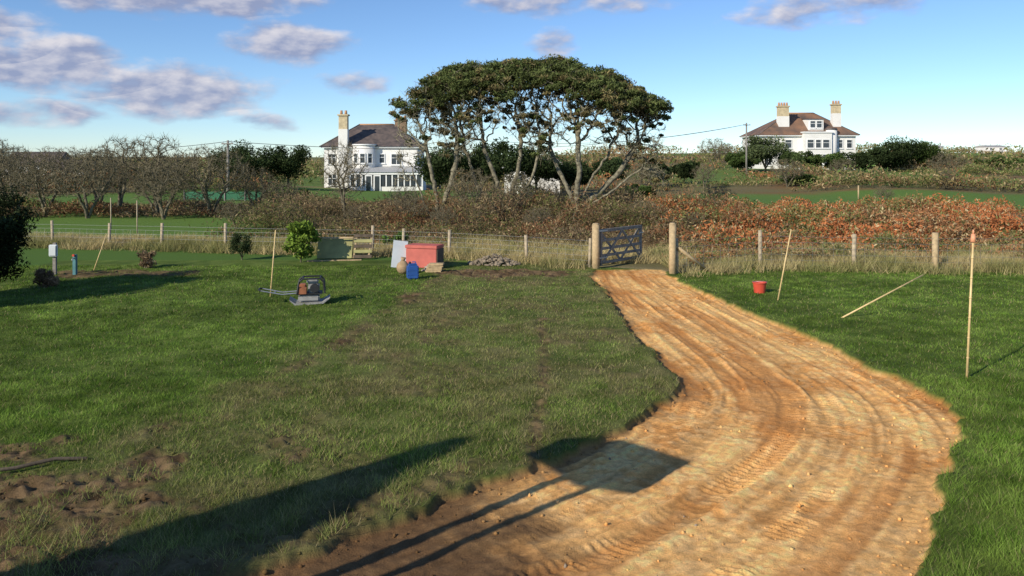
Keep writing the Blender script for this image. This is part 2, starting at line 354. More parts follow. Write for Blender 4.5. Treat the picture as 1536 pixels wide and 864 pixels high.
scrub('undergrowth',-30,12,31,37,40000,.45,.13,palD,.6,lambda x,y: ss(1,2.5,y-fy(x))*(x>-13),6)
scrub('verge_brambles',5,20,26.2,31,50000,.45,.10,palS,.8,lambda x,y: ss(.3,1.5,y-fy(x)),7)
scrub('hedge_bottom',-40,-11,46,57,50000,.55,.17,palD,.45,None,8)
# ------------------------------------------------------------ trees
def colonize(att,chains,step,infl,kill,iters,bias=(0,0,.0)):
    pos=[];par=[]
    for ch in chains:
        ch=[np.array(p,float) for p in ch]; last=-1
        if len(pos) and np.linalg.norm(ch[0]-pos[0])<1e-6: last=0; ch_it=ch[1:]
        else: ch_it=ch
        prev=ch[0]
        for p in ch_it:
            k=max(1,int(np.linalg.norm(p-prev)/step))
            for j in range(1,k+1):
                qv=prev+(p-prev)*j/k
                pos.append(qv+(rng.normal(size=3)*step*.10 if j<k else 0)); par.append(last); last=len(pos)-1
            prev=p
    P=np.array(pos); A=np.array(att); near=np.full(len(A),0); nd=np.full(len(A),1e9)
    def upd(i0):
        nonlocal nd,near
        D=np.linalg.norm(A[:,None]-P[None,i0:],axis=2)
        if D.shape[1]==0: return
        j=D.argmin(1); d=D[np.arange(len(A)),j]; b=d<nd; nd=np.where(b,d,nd); near=np.where(b,j+i0,near)
    upd(0)
    for itn in range(iters):
        act=nd<infl
        if not act.any(): break
        ids=np.unique(near[act])
        dirs=np.zeros((len(P),3)); v=A[act]-P[near[act]]; v/=np.linalg.norm(v,axis=1)[:,None]+1e-9
        np.add.at(dirs,near[act],v)
        dd=dirs[ids]; dd/=np.linalg.norm(dd,axis=1)[:,None]+1e-9
        dd=dd+np.array(bias)+rng.normal(size=dd.shape)*.28; dd/=np.linalg.norm(dd,axis=1)[:,None]
        i0=len(P); P=np.vstack([P,P[ids]+dd*step]); par.extend(ids.tolist()); upd(i0)
        kp=nd>kill; A=A[kp];nd=nd[kp];near=near[kp]
        if len(A)==0 or len(P)>9000: break
    return P,np.array(par)
def branchmesh(P,par,tip,expo=2.3,maxr=None):
    n=len(P); acc=np.zeros(n); r=np.zeros(n)
    for i in range(n-1,-1,-1):
        r[i]=max(acc[i],tip**expo)**(1/expo)
        if par[i]>=0: acc[par[i]]+=r[i]**expo
    if maxr: r=np.minimum(r,maxr)
    i=np.where(par>=0)[0]; a=P[par[i]]; b=P[i]; ra=np.minimum(r[par[i]],r[i]*1.25); rb=r[i]
    d=b-a; d/=np.linalg.norm(d,axis=1)[:,None]+1e-9
    ref=np.where(np.abs(d[:,2:3])<.9,np.array([[0,0,1.]]),np.array([[1.,0,0]])); u=np.cross(d,ref); u/=np.linalg.norm(u,axis=1)[:,None]; v=np.cross(d,u)
    k=6; Vs=[]
    for e,rr in ((a-d*rb[:,None]*.3,ra),(b,rb)):
        for j in range(k):
            t=2*np.pi*j/k; Vs.append(e+(u*np.cos(t)+v*np.sin(t))*rr[:,None])
    V=np.stack(Vs,1).reshape(-1,3); m=len(i); o=(np.arange(m)*2*k)[:,None]
    F=np.concatenate([np.stack([o[:,0]+j,o[:,0]+(j+1)%k,o[:,0]+k+(j+1)%k,o[:,0]+k+j],1) for j in range(k)])
    ch=np.zeros(n,bool); ch[par[par>=0]]=True
    return V,F,r,~ch
def top(x):
    return np.interp(x,[-6.1,-5.4,-3.5,-1.8,0,.9,1.2,2,3.4,5,6.6,7.6,8.4],[6.6,7.4,8.15,8.45,8.65,8.55,8.35,8.6,8.5,8.1,7.4,6.7,6.1])
def pine(cx,hw,chains,nat,leaf_lo,seed,dens=1.0,yc=44,deep=4.2):
    rt=chains[0][0]
    u=rng.uniform(-1,1,nat*3); w=rng.uniform(-1,1,nat*3); k=u*u+w*w<1; u,w=u[k][:nat],w[k][:nat]
    ax=cx+u*hw; ay=yc+w*hw*.75
    bumpn=(fbm(ax*.9,ay*.9,3,210+seed)-.5)*.7
    tz=top(ax)-1.5*w*w+bumpn
    shell=rng.random(len(u)); az=tz-np.where(shell<.42,rng.random(len(u))*.8,.8+rng.random(len(u))*deep*(.35+.65*np.abs(u)))
    att=np.stack([ax,ay,az],1)
    P,par=colonize(att,chains,.25,9,.33,120,(0,0,.03))
    V,F,r,tips=branchmesh(P,par,.014,2.05,.33)
    e=empty('pine_tree',(rt[0],rt[1],0)); off=np.array([rt[0],rt[1],0])
    npmesh('trunk_and_limbs',V-off,F,None,M_bark,e,True)
    kk=(rng.random(len(u))<np.where(shell<.42,leaf_lo(ax)*.92,.16*leaf_lo(ax)))
    cen=np.stack([ax,ay,az],1)[kk]; upc=shell[kk]<.42
    N=int(130*dens); cp=np.repeat(cen,N,0); R=np.repeat(rng.uniform(.16,.46,len(cen))*np.where(upc,1,.6),N)
    g=rng.normal(size=cp.shape); g/=np.linalg.norm(g,axis=1)[:,None]; g*=(rng.random(len(g))**.5)[:,None]*1.15
    LP=cp+g*R[:,None]*np.array([1,1,.55])
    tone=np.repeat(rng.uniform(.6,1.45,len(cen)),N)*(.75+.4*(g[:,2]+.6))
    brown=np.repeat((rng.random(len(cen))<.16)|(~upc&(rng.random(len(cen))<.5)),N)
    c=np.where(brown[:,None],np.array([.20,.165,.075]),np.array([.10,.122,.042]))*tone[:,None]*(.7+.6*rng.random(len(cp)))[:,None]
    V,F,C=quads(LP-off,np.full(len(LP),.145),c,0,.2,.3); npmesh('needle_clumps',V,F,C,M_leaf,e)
    tp=P[(r<.03)]; K=6; tq=np.repeat(tp,K,0); d=rng.normal(size=tq.shape)+np.array([0,0,.3]); d/=np.linalg.norm(d,axis=1)[:,None]
    ln=.40*(.5+rng.random(len(tq))); sv=np.cross(d,rng.normal(size=d.shape)); sv/=np.linalg.norm(sv,axis=1)[:,None]
    V=np.stack([tq-sv*.013,tq+sv*.013,tq+d*ln[:,None]],1).reshape(-1,3)-off; c=np.repeat(mix((.15,.135,.085),(.31,.28,.18),rng.random(len(tq))),3,0)
    npmesh('dead_twigs',V,np.arange(len(V)).reshape(-1,3),c,M_twig,e)
    return e
pine(4.4,3.95,[[(3.27,43.5,-.1),(3.35,43.5,.7),(3.1,43.5,1.5),(2.5,43.7,2.7),(2.0,44,4.0)],[(3.27,43.5,-.1),(3.55,43.5,1.2),(4.2,43.3,2.4),(5.1,43.6,3.6)],[(3.27,43.5,-.1),(3.6,43.6,.9),(4.6,44,1.5),(5.9,44.2,2.9),(6.7,44.2,4.2)],[(3.27,43.5,-.1),(3.4,43.3,1.4),(3.5,43,3.0),(3.4,43,4.6)],[(3.27,43.5,-.1),(3.7,43.6,.7),(5.2,43.2,1.7),(6.3,43,2.6)]],1500,lambda x: .97-.0*x,1)
pine(-1.0,3.1,[[(-.4,44,-.1),(-.5,44,1.1),(-.9,44,2.4),(-1.5,44,4)],[(-.4,44,-.1),(-.2,44,1.0),(.3,44.2,2.6),(.5,44.2,4.3)],[(-.4,44,-.1),(-.9,44.3,.8),(-1.9,44.8,1.9),(-2.4,45,3.6)],[(-.4,44,-.1),(.2,43.6,.9),(1.0,43.4,2.3),(1.5,43.4,4.0)]],1150,lambda x:.97+0*x,2)
pine(-4.1,2.3,[[(-4.0,43.4,-.1),(-3.9,43.4,1.1),(-4.2,43.3,2.6),(-4.5,43.3,4.0)],[(-4.0,43.4,-.1),(-3.5,43.6,1.3),(-3.0,43.8,3.0),(-2.9,44,4.6)],[(-4.0,43.4,-.1),(-4.6,43.4,1.0),(-5.2,43.3,2.8)],[(-4.0,43.4,-.1),(-3.0,43.2,.9),(-2.2,43,2.2)]],1100,lambda x: np.interp(x,[-6,-4.5,-3],[.15,.36,.85]),3)
def bare_template(h,w,seed,trunk=.25,stems=3):
    n=620; g=rng.normal(size=(n,3)); g/=np.linalg.norm(g,axis=1)[:,None]; g*=(rng.random(n)**.45)[:,None]
    A=np.array([0,0,h*.60])+g*np.array([w/2,w/2,h*.40]); A=A[A[:,2]>h*.22]
    A[:,2]*=1-.12*(A[:,0]/w)
    ch=[]
    for i in range(stems):
        a=i*2.1+seed; ch.append([(0,0,-.15),(math.cos(a)*w*.05,math.sin(a)*w*.05,h*trunk*.6),(math.cos(a)*w*.16,math.sin(a)*w*.16,h*trunk*1.5)])
    P,par=colonize(A,ch,h*.045,99,h*.055,70,(0,0,.06))
    V,F,r,tips=branchmesh(P,par,.011,2.1,.16)
    o=npmesh('tmp',V,F,None,M_bark2,None,True); m1=o.data; bpy.data.objects.remove(o)
    tp=P[P[:,2]>h*.34]; K=6; q=np.repeat(tp,K,0); d=rng.normal(size=q.shape)+np.array([0,0,.5]); d/=np.linalg.norm(d,axis=1)[:,None]
    ln=h*.075*(.5+rng.random(len(q))); s=np.cross(d,rng.normal(size=d.shape)); s/=np.linalg.norm(s,axis=1)[:,None]
    V=np.stack([q-s*.010,q+s*.010,q+d*ln[:,None]],1).reshape(-1,3); c=np.repeat(mix((.10,.085,.05),(.24,.205,.13),rng.random(len(q))),3,0)
    o=npmesh('tmp',V,np.arange(len(V)).reshape(-1,3),c,M_twig); m2=o.data; bpy.data.objects.remove(o)
    return m1,m2
TPL=[bare_template(4.2,4.4,.3),bare_template(4.0,3.6,1.4,.3,4),bare_template(4.6,3.6,2.2,.35,2)]
def bare(x,y,s,k,sx=1,name='bare_tree'):
    e=empty(name,(x,y,gz1(x,y)),random.random()*6.28); e.scale=(s*sx,s*sx,s)
    link(bpy.data.objects.new('branches',TPL[k][0]),e); link(bpy.data.objects.new('twigs',TPL[k][1]),e)
for i,(u,d,s,k,sx) in enumerate([(-29.5,49,1.0,0,1.1),(-26.5,47,.88,1,1.2),(-23.6,46,.92,0,1.1),(-21.0,49,1.05,2,1.2),(-19.2,45.5,.82,1,1.25),(-17.3,47.5,1.0,0,1.1),(-15.2,49,.72,1,1.2),(-25.2,53,1.05,2,1.2),(-31.5,52,1.0,1,1.2),(-13.4,48,.5,0,1.2),(-9.0,44.5,.95,2,.8),(-2.0,42.2,.7,0,1.0),(.1,42.4,.65,1,.9),(-22.0,51,.85,0,1.1),(-28,56,1.05,1,1.2)]):
    bare(u,d,s,k,sx)
for (x,y,s,k) in [(2.0,47,.5,0),(6.3,46.5,.5,1),(-6,47,.45,0),(10.5,44,.33,1),(-12,41,.3,0),(13,52,.4,0),(27,60,.35,1),(-7.5,40,.3,1),(-1.5,40,.3,0),(4.8,40,.28,2),(8.2,37,.25,0),(17,40,.25,1),(-10.5,39,.3,2),(-3.2,38.5,.32,1),(1.2,38.2,.28,0),(6.2,39.5,.36,1),(-13.2,39.5,.36,0),(22,36,.25,0),(14.2,36,.22,2),(-5.2,41.5,.42,0),(28,84,.7,0),(36,90,.7,1),(50,95,.8,0),(20,86,.6,2),(57,84,.6,1),(42,80,.5,0),(13,82,.7,0)]: bare(x,y,s,k,1.3,'hawthorn_bush')
for (x,y,s) in [(33,135,1.2),(36,140,1.0),(-47,95,1.2),(-53,96,1.3),(-58,92,1.2),(-62,98,1.5),(-40,100,1.1),(67,140,1.0)]: bare(x,y,s,0,1.15)
def leafy(name,x,y,h,w,col,n=9000,sz=.3,nc=26,trunk=True,low=.1,flat=1.0,var=.5,tw=None,wf=.28):
    z=gz1(x,y); e=empty(name,(x,y,z))
    cen=[]
    while len(cen)<nc:
        p=rng.uniform(-1,1,3)
        if p@p<1: cen.append(p)
    cen=np.array(cen)*np.array([w*.38,w*.38,h*(1-low)*.36])+np.array([0,0,h*(low+(1-low)*.5)])
    R=rng.uniform(.10,.22,nc)*min(w,h*1.2)
    k=n//nc; cp=np.repeat(cen,k,0); g=rng.normal(size=cp.shape); g/=np.linalg.norm(g,axis=1)[:,None]; g*=(rng.random(len(g))**.45)[:,None]*1.12
    P=cp+g*np.repeat(R,k)[:,None]*np.array([1,1,.8*flat]); P[:,2]=np.abs(P[:,2]-.02)+.02
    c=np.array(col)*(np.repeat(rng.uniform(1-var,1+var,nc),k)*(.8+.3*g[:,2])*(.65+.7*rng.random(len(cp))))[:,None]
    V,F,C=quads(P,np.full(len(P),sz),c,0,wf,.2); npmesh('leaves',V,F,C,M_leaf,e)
    r=tw or h*.03
    cyl('trunk',e,(0,0,-.2),(0,0,h*(low+.35)),r,r*.6,M_bark2,8)
    for i in range(5):
        c0=cen[i]; cyl('limb_%d'%(i+1),e,(0,0,h*low*.8+.05*h),tuple(c0),r*.55,r*.2,M_bark2,6)
    return e
DG=(.05,.072,.028); MG=(.08,.12,.035)
for (x,y,h,w) in [(-31,97,5.4,7),(-26.8,99,5.8,6.5),(-22.2,121,7.5,7),(-35,102,5.0,6),(-5.5,72,4.4,6),(-1.5,74,5.2,6.5),(2.2,75,4.4,5),(11.5,95,3.4,5),(16,92,2.8,5),(20,96,2.6,5),(5.5,78,3.3,5)]:
    leafy('pine_tree',x,y,h,w,DG,9000,.28,30,low=.25,wf=.2)
for (x,y,h,w,c) in [(36.5,119,5.6,7.5,(.11,.14,.06)),(40.0,118,3.6,4,(.09,.13,.045)),(43.5,120,3.0,5,MG),(47,120,2.9,5,MG),(50.5,120,3.0,5,DG),(53.8,121,3.8,6,DG),(57.5,122,5.4,7.5,DG),(61.5,123,4.8,6,MG),(33,118,3.0,6,MG),(46.5,88,1.6,4,MG),(10,66,1.3,4,MG),(30,86,1.4,5,MG),(66,125,2.4,6,(.14,.14,.055)),(74,125,2.2,9,MG),(-17,62,1.5,4,MG)]:
    leafy('evergreen_bush',x,y,h,w,c,8000,.26,26,low=.02)
leafy('laurel_shrub',-7.0,27.4,1.55,1.2,(.20,.29,.05),4200,.11,34,low=.03,tw=.03,var=.35)
leafy('dark_shrub',-9.15,28.0,1.05,.85,(.06,.085,.035),2600,.08,18,low=.02,tw=.03,wf=.15)
leafy('dead_fern_stump',-12.45,22.1,.62,.75,(.26,.18,.11),1500,.13,14,low=.0,tw=.1,wf=.10)
leafy('dead_fern_stump',-11.5,26.0,.6,.7,(.28,.20,.12),1200,.13,12,low=.0,tw=.1,wf=.10)
leafy('conifer_bush',-13.35,21.3,3.0,2.1,(.035,.048,.022),15000,.11,70,low=.0,tw=.08,wf=.15)
leafy('conifer_bush',-15.0,17.9,4.6,3.0,(.035,.05,.022),16000,.16,60,low=.02,tw=.12)
leafy('bramble_bush',-4.2,30.6,.8,1.3,(.10,.17,.04),1500,.10,12,low=.0,tw=.03)
def column(x,y,h,r):  # unseen leaning column, added out of view to cast the foreground shadow band
    e=empty('cypress_shadow_caster',(x,y,0)); n=60000
    t=rng.random(n); rr=r*np.minimum(1,(1-t)*1.25+.03)*(.88+.12*rng.random(n)); a=rng.random(n)*6.283
    dx=-1.25*t/math.sqrt(2)
    P=np.stack([np.cos(a)*rr+dx,np.sin(a)*rr-dx,t*h],1)
    V,F,C=quads(P,np.full(n,.18),np.tile(DG,(n,1))*(.6+.8*rng.random(n))[:,None]); npmesh('foliage',V,F,C,M_leaf,e)
    cyl('trunk',e,(0,0,-.1),(-.7,.7,h*.8),.14,.04,M_bark2,8)
column(-7.0,2.05,5.2,1.36)
b=empty('board_shadow_caster',(-3.97,4.48,0),math.radians(-50))  # unseen caster added out of view; board outline shaped for its shadow on the track
bm=bmesh.new(); vs=[]
for yb in (-.03,.03):
    vs.append([bm.verts.new((a_,yb,c_)) for a_,c_ in ((-.80,3.36),(-.82,3.68),(-.42,3.98),(.62,4.02),(.70,3.40),(.10,3.24))])
bm.faces.new(vs[0]); bm.faces.new(vs[1][::-1])
for i in range(6): bm.faces.new((vs[0][i],vs[1][i],vs[1][(i+1)%6],vs[0][(i+1)%6]))
bmesh.ops.recalc_face_normals(bm,faces=bm.faces); bmobj('board',bm,M_woodg,b)
box('post_1',b,-.19,-.06,-.12,-.035,-.2,3.7,M_wood,.005); box('post_2',b,.20,.30,-.12,-.035,-.2,3.7,M_wood,.005)
# ------------------------------------------------------------ houses
def window(par,x0,x1,z0,z1,yf,bars=2,mid=True):
    t=.09
    box('window_glass',par,x0+t,x1-t,yf-.03,yf+.02,z0+t,z1-t,M_glass)
    for a,b_,c,d in [(x0,x0+t,z0,z1),(x1-t,x1,z0,z1),(x0+t,x1-t,z0,z0+t),(x0+t,x1-t,z1-t,z1)]:
        box('window_frame',par,a,b_,yf-.09,yf+.01,c,d,M_wpaint)
    for i in range(1,bars):
        xx=x0+(x1-x0)*i/bars; box('mullion',par,xx-.035,xx+.035,yf-.075,yf,z0+t,z1-t,M_wpaint)
    if mid: zz=z0+(z1-z0)*.62; box('transom',par,x0+t,x1-t,yf-.07,yf,zz-.03,zz+.03,M_wpaint)
    box('sill',par,x0-.08,x1+.08,yf-.16,yf,z0-.1,z0-.003,M_wpaint)
def hip(par,x0,x1,y0,y1,z0,rx0,rx1,z1,mat,name='roof'):
    ym=(y0+y1)/2; v=[(x0,y0,z0),(x1,y0,z0),(x1,y1,z0),(x0,y1,z0),(rx0,ym,z1),(rx1,ym,z1)]
    poly(name,par,v,[(0,1,5,4),(1,2,5),(2,3,4,5),(3,0,4),(3,2,1,0)],mat)
    cyl('ridge_tiles',par,(rx0,ym,z1),(rx1,ym,z1),.11,.11,M_pot,6)
    for a,b_ in ((0,4),(1,5)): cyl('hip_tiles',par,v[a],v[b_],.09,.09,M_slate,6)
def chimney(par,x0,x1,y0,y1,z0,z1,m1,m2,split=.6,pots=2):
    zs=z0+(z1-z0)*split
    box('chimney_stack',par,x0,x1,y0,y1,z0,zs,m1); box('chimney_top',par,x0+.03,x1-.03,y0+.03,y1-.03,zs+.003,z1,m2)
    box('chimney_cap',par,x0-.12,x1+.12,y0-.12,y1+.12,z1+.003,z1+.22,m2,.03)
    for i in range(pots):
        xx=x0+(x1-x0)*(i+.5)/pots; cyl('chimney_pot',par,(xx,(y0+y1)/2,z1+.2),(xx,(y0+y1)/2,z1+.75),.2,.15,M_pot,10)
h=empty('white_house',(-25,110,-.8))
box('walls',h,0,12.4,0,9,-.6,5.45,M_white)
box('eaves_fascia',h,-.35,12.75,-.35,9.35,5.453,5.62,M_wpaint)
hip(h,-.5,12.9,-.5,9.5,5.625,3.9,8.6,8.75,M_slate)
chimney(h,2.0,3.2,-.55,.5,.0,9.7,M_white,M_cream,.82,2)
chimney(h,8.8,10.4,4.0,5.0,6.5,9.2,M_brick,M_brick,.7,3)
cyl('round_bay',h,(5.4,-.1,-.6),(5.4,-.1,5.75),1.5,1.5,M_white,24)
cyl('bay_cornice',h,(5.4,-.1,5.76),(5.4,-.1,5.95),1.62,1.62,M_wpaint,24)
for a in (-38,0,38):
    r=math.radians(a)
    w=empty('bay_window',(5.4+math.sin(r)*1.47,-.1-math.cos(r)*1.47,0),r); w.parent=h
    window(w,-.38,.38,3.4,4.75,0,1)
window(h,8.9,10.4,3.2,4.7,0,2); window(h,7.3,8.1,3.4,4.7,0,1); window(h,.5,1.6,3.3,4.7,0,2); window(h,.5,1.7,.4,2.0,0,2); window(h,3.4,3.85,.6,2.0,0,1)
box('sunroom_plinth',h,4.2,13.6,-4.2,-.003,-.6,.45,M_white)
for i in range(13):
    xx=4.2+.001+i*(9.4-.16)/12; box('sunroom_post',h,xx,xx+.16,-4.25,-4.05,.453,2.0,M_wpaint)
    if i<12: box('sunroom_glass',h,xx+.163,xx+.62+.0,-4.17,-4.13,.453,1.98,M_glass)
box('sunroom_beam',h,4.1,13.7,-4.35,-4.0,2.003,2.3,M_wpaint)
box('sunroom_wall',h,13.3,13.55,-3.99,-.01,.453,2.0,M_wpaint)
poly('sunroom_roof',h,[(4.0,-4.5,2.31),(13.8,-4.5,2.31),(13.3,-.02,3.0),(4.5,-.02,3.0)],[(0,1,2,3)],simple('lead_roof',(.42,.42,.41),.6))
for k in (6.2,7.3): box('sunroom_door',h,k,k+.9,-4.32,-4.24,-.4,1.95,M_wpaint)
for k in (6.2,7.3): box('door_glass',h,k+.15,k+.75,-4.35,-4.325,-.1,1.8,M_glass)
h=empty('white_house',(39.0,130,1.5)); h.scale=(.93,1,1)
box('walls',h,0,16.2,0,10,-.8,5.2,M_white); box('eaves_fascia',h,-.4,16.6,-.4,10.4,5.203,5.4,M_wpaint)
hip(h,-.5,16.7,-.5,10.5,5.405,6.6,11.0,9.1,M_slate2)
chimney(h,3.7,5.5,1.5,2.7,5,9.9,M_white,M_cream,.7,4); chimney(h,13.0,14.4,1.5,2.7,5,10.2,M_white,M_cream,.75,3)
box('centre_bay',h,7.0,11.6,-1.4,-.003,-.8,5.7,M_white); box('bay_cornice',h,6.85,11.75,-1.55,-.003,5.703,5.9,M_wpaint)
cyl('round_turret',h,(12.0,-.2,-.8),(12.0,-.2,6.2),.9,.9,M_white,20); cyl('turret_cap',h,(12.0,-.2,6.21),(12.0,-.2,6.5),1.0,.8,M_slate,20)
box('dormer',h,8.4,11.0,.6,4.5,5.9,7.9,M_white); poly('dormer_roof',h,[(8.2,.4,7.91),(11.2,.4,7.91),(11.2,4.7,8.2),(8.2,4.7,8.2)],[(0,1,2,3)],M_slate)
window(h,8.65,9.65,6.5,7.7,.6,1); window(h,9.75,10.75,6.5,7.7,.6,1)
for x0,x1 in ((.8,1.7),(2.4,3.0),(4.2,5.4),(13.2,14.0),(14.6,15.6)): window(h,x0,x1,3.3,4.7,0,1)
for x0,x1 in ((.8,2.0),(4.2,5.8),(13.2,14.0),(14.6,15.6)): window(h,x0,x1,.6,2.4,0,2)
for x0,x1 in ((7.4,8.6),(8.8,9.8),(10.0,11.2)): window(h,x0,x1,3.3,4.7,-1.4,1); window(h,x0,x1,.8,2.4,-1.4,1)
def cottage(name,x,y,w,d,hh,rh,mat=M_white,roof=M_slate):
    h=empty(name,(x,y,gz1(x,y))); box('walls',h,-w/2,w/2,0,d,-.5,hh,mat)
    poly('roof',h,[(-w/2-.3,-.3,hh+.003),(w/2+.3,-.3,hh+.003),(w/2+.3,d+.3,hh+.003),(-w/2-.3,d+.3,hh+.003),(-w/2-.3,d/2,hh+rh),(w/2+.3,d/2,hh+rh)],[(0,1,5,4),(2,3,4,5),(0,4,3),(1,2,5),(3,2,1,0)],roof)
    for i in range(int(w//3)): window(h,-w/2+1+i*3,-w/2+2+i*3,hh*.45,hh*.85,0,1)
M_lightroof=simple('pale_roof',(.5,.48,.45),.8,0,.1,1,.1)
cottage('distant_cottage',-76,130,8,6,3.0,2.2); cottage('distant_cottage',-69,128,5,5,2.3,1.6)
cottage('distant_cottage',129,252,5,6,1.9,.5,roof=M_lightroof); cottage('distant_cottage',151,258,6,6,2.0,.5,roof=M_lightroof)
cottage('garden_shed',2.0,82,5.5,3,2.4,1.0,roof=M_lightroof)
def pole(x,y,zt,arm=True):
    z=gz1(x,y); e=empty('utility_pole',(x,y,z)); cyl('pole',e,(0,0,-.3),(0,0,zt-z),.14,.10,M_woodg,10)
    if arm:
        box('crossarm',e,-.5,.5,-.18,-.1,zt-z-.35,zt-z-.25,M_woodg)
        for k in (-.4,.4): cyl('insulator',e,(k,-.14,zt-z-.25),(k,-.14,zt-z-.08),.05,.03,M_panelw,8)
pole(-24.4,71,4.9); pole(31.2,110,8.0); pole(-62,90,4.6)
def wire(a,b_,sag,name='overhead_wire',r=.022):
    pts=[tuple(np.array(a)*(1-t)+np.array(b_)*t-np.array([0,0,sag*4*t*(1-t)])) for t in np.linspace(0,1,24)]
    tube(name,None,pts,r,M_black)
wire((-24.4,71,4.8),(-62,90,4.5),.8); wire((-24.4,71,4.8),(31.2,110,7.8),1.8); wire((31.2,110,7.8),(-6,108,5.8),1.4)
e=empty('green_netting_fence',(-22,66,gz1(-22,66)))
box('netting',e,-4.2,4.0,-.02,.02,.1,.75,M_green)
for i in range(6): box('post_%d'%(i+1),e,-4.2+i*1.62,-4.12+i*1.62,-.1,-.022,-.3,.9,M_woodg)
# ------------------------------------------------------------ fence
M_woodg2=simple('weathered_post',(.40,.32,.21),.85,0,.25,9,.4)
def fence():
    e=empty('wire_fence',(0,0,0))
    def run(pts,hh):
        for i,(x,y,r) in enumerate(pts):
            z=gz1(x,y); lx=random.uniform(-.06,.06); ly=random.uniform(-.04,.04)
            cyl('post',e,(x,y,z-.3),(x+lx,y+ly,z+hh+random.uniform(-.06,.06)),r,r*.93,M_wood if r>.07 else M_woodg2,10)
        for (x,y,_),(x2,y2,_2) in zip(pts[:-1],pts[1:]):
            z=gz1(x,y); z2=gz1(x2,y2)
            for k in (.08,.22,.38,.55,.72,.88): tube('strand',e,[(x,y-.07,z+k*hh),(x2,y2-.07,z2+k*hh)],.0035,M_wire)
            n=int(math.hypot(x2-x,y2-y)/.3)
            V=[];Fa=[]
            for j in range(1,n):
                t=j/n; a=(x+(x2-x)*t,y+(y2-y)*t-.07,z+(z2-z)*t); o=len(V)
                V+=[(a[0]-.003,a[1],a[2]+.06),(a[0]+.003,a[1],a[2]+.06),(a[0]+.003,a[1],a[2]+.72*hh),(a[0]-.003,a[1],a[2]+.72*hh)]; Fa.append((o,o+1,o+2,o+3))
            if V: poly('mesh_verticals',e,V,Fa,M_wire)
    lp=[(-24,33.3,.055),(-21,32.9,.055),(-18.1,32.6,.055),(-15.6,32,.06),(-13.4,31.6,.06),(-10.75,31,.06),(-8,30.4,.05),(-5.06,29.9,.06),(-3.9,29.5,.055),(-2.2,28.9,.06),(.5,27.6,.06),(2.45,26.2,.05)]
    run(lp,.95)
    rp=[(4.95,24.75,.05),(7.87,26.2,.065),(10.66,25.8,.07),(13.06,25.5,.10),(16,25.3,.07),(19,25.1,.07),(22,25,.07)]
    run(rp,1.12)
fence()
for (x,y,r,hh) in ((2.62,25.85,.12,1.38),(4.78,24.6,.11,1.5)):
    e=empty('gate_post',(x,y,gz1(x,y))); cyl('post',e,(0,0,-.3),(0,0,hh),r,r*.96,M_wood,16); cyl('weathered_top',e,(0,0,hh+.001),(0,0,hh+.04),r*.96,r*.7,M_wood,16)
    if x>4: cyl('brace',e,(.1,.05,.85),(1.15,.45,.05),.05,.05,M_wood,8)
ga=math.atan2(1.95,1.75)
g=empty('field_gate',(2.76,25.95,gz1(2.76,25.95)),ga); Lg=2.35
box('hanging_stile',g,0,.09,-.04,.04,.08,1.22,M_woodg,.006); box('closing_stile',g,Lg-.08,Lg,-.035,.035,.08,1.22,M_woodg,.006)
for i,z in enumerate((.12,.34,.56,.82)): box('rail_%d'%(i+1),g,.092,Lg-.082,-.022,.022,z,z+.085,M_woodg,.004)
box('top_rail',g,.092,Lg-.082,-.035,.035,1.12,1.22,M_woodg,.005)
for nm,a,c in (('brace_1',(.1,.16),(1.18,1.12)),('brace_2',(Lg-.1,.16),(1.18,1.12)),('brace_3',(.1,1.1),(1.18,.16)),('brace_4',(Lg-.1,1.1),(1.18,.16))):
    dx=c[0]-a[0];dz=c[1]-a[1];ln=math.hypot(dx,dz); y0=-.048 if nm in('brace_1','brace_2') else .024
    ob=box(nm,g,-ln/2,ln/2,0,.022,-.04,.04,M_woodg); ob.location=((a[0]+c[0])/2,y0,(a[1]+c[1])/2); ob.rotation_euler=(0,-math.atan2(dz,dx),0)
for z in (.3,1.15): box('hinge',g,-.12,.35,-.052,-.046,z,z+.05,M_steel)
box('latch',g,Lg-.2,Lg+.05,-.05,-.036,.95,.99,M_steel)
def cane(x,y,dx,dy,hh,r=.014,cap=False):
    z=gz1(x,y); e=empty('bamboo_cane',(x,y,z)); n=7
    cyl('stick',e,(-dx*.1,-dy*.1,-.1*hh),(dx,dy,hh),r*1.1,r*.85,M_cane,10)
    for i in range(1,n): t=i/n; cyl('node_%d'%i,e,(dx*t,dy*t,hh*t-.008),(dx*t,dy*t,hh*t+.008),r*1.25,r*1.25,M_cane,10)
    if cap:
        cyl('cap',e,(dx*.97,dy*.97,hh*.97),(dx*1.0,dy,hh*1.03),.045,.03,M_cap,12); cyl('cap_knob',e,(dx,dy,hh*1.03),(dx,dy,hh*1.06),.018,.012,M_cap,8)
cane(-6.05,20.7,.13,0,1.67,.017); cane(6.5,20.2,.34,.05,1.72,.017); cane(7.17,13.03,.13,.05,2.2,.018,True); cane(7.2,18.0,1.95,.4,.87,.018)
cane(-12.9,25.5,.25,.3,1.1,.014)
def bucket(x,y):
    e=empty('bucket',(x,y,gz1(x,y)+.0)); bm=bmesh.new(); prof=[(.0,.01),(.12,.01),(.135,.0),(.17,.25),(.185,.25),(.185,.275),(.165,.275),(.13,.03),(0,.03)]; n=24
    rings=[[bm.verts.new((r*math.cos(6.2832*i/n),r*math.sin(6.2832*i/n),z)) for i in range(n)] for r,z in prof[1:-1]]
    for a,b_ in zip(rings[:-1],rings[1:]):
        for i in range(n): bm.faces.new((a[i],a[(i+1)%n],b_[(i+1)%n],b_[i]))
    bm.faces.new(rings[0][::-1]); bm.faces.new(rings[-1])
    bmobj('pail',bm,M_red,e); tube('handle',e,[(.185*math.cos(t),.185*math.sin(t)*.95-.02,.27-.05*math.sin(t)) for t in np.linspace(math.pi,2*math.pi,14)],.005,M_steel)
bucket(6.35,21.2)
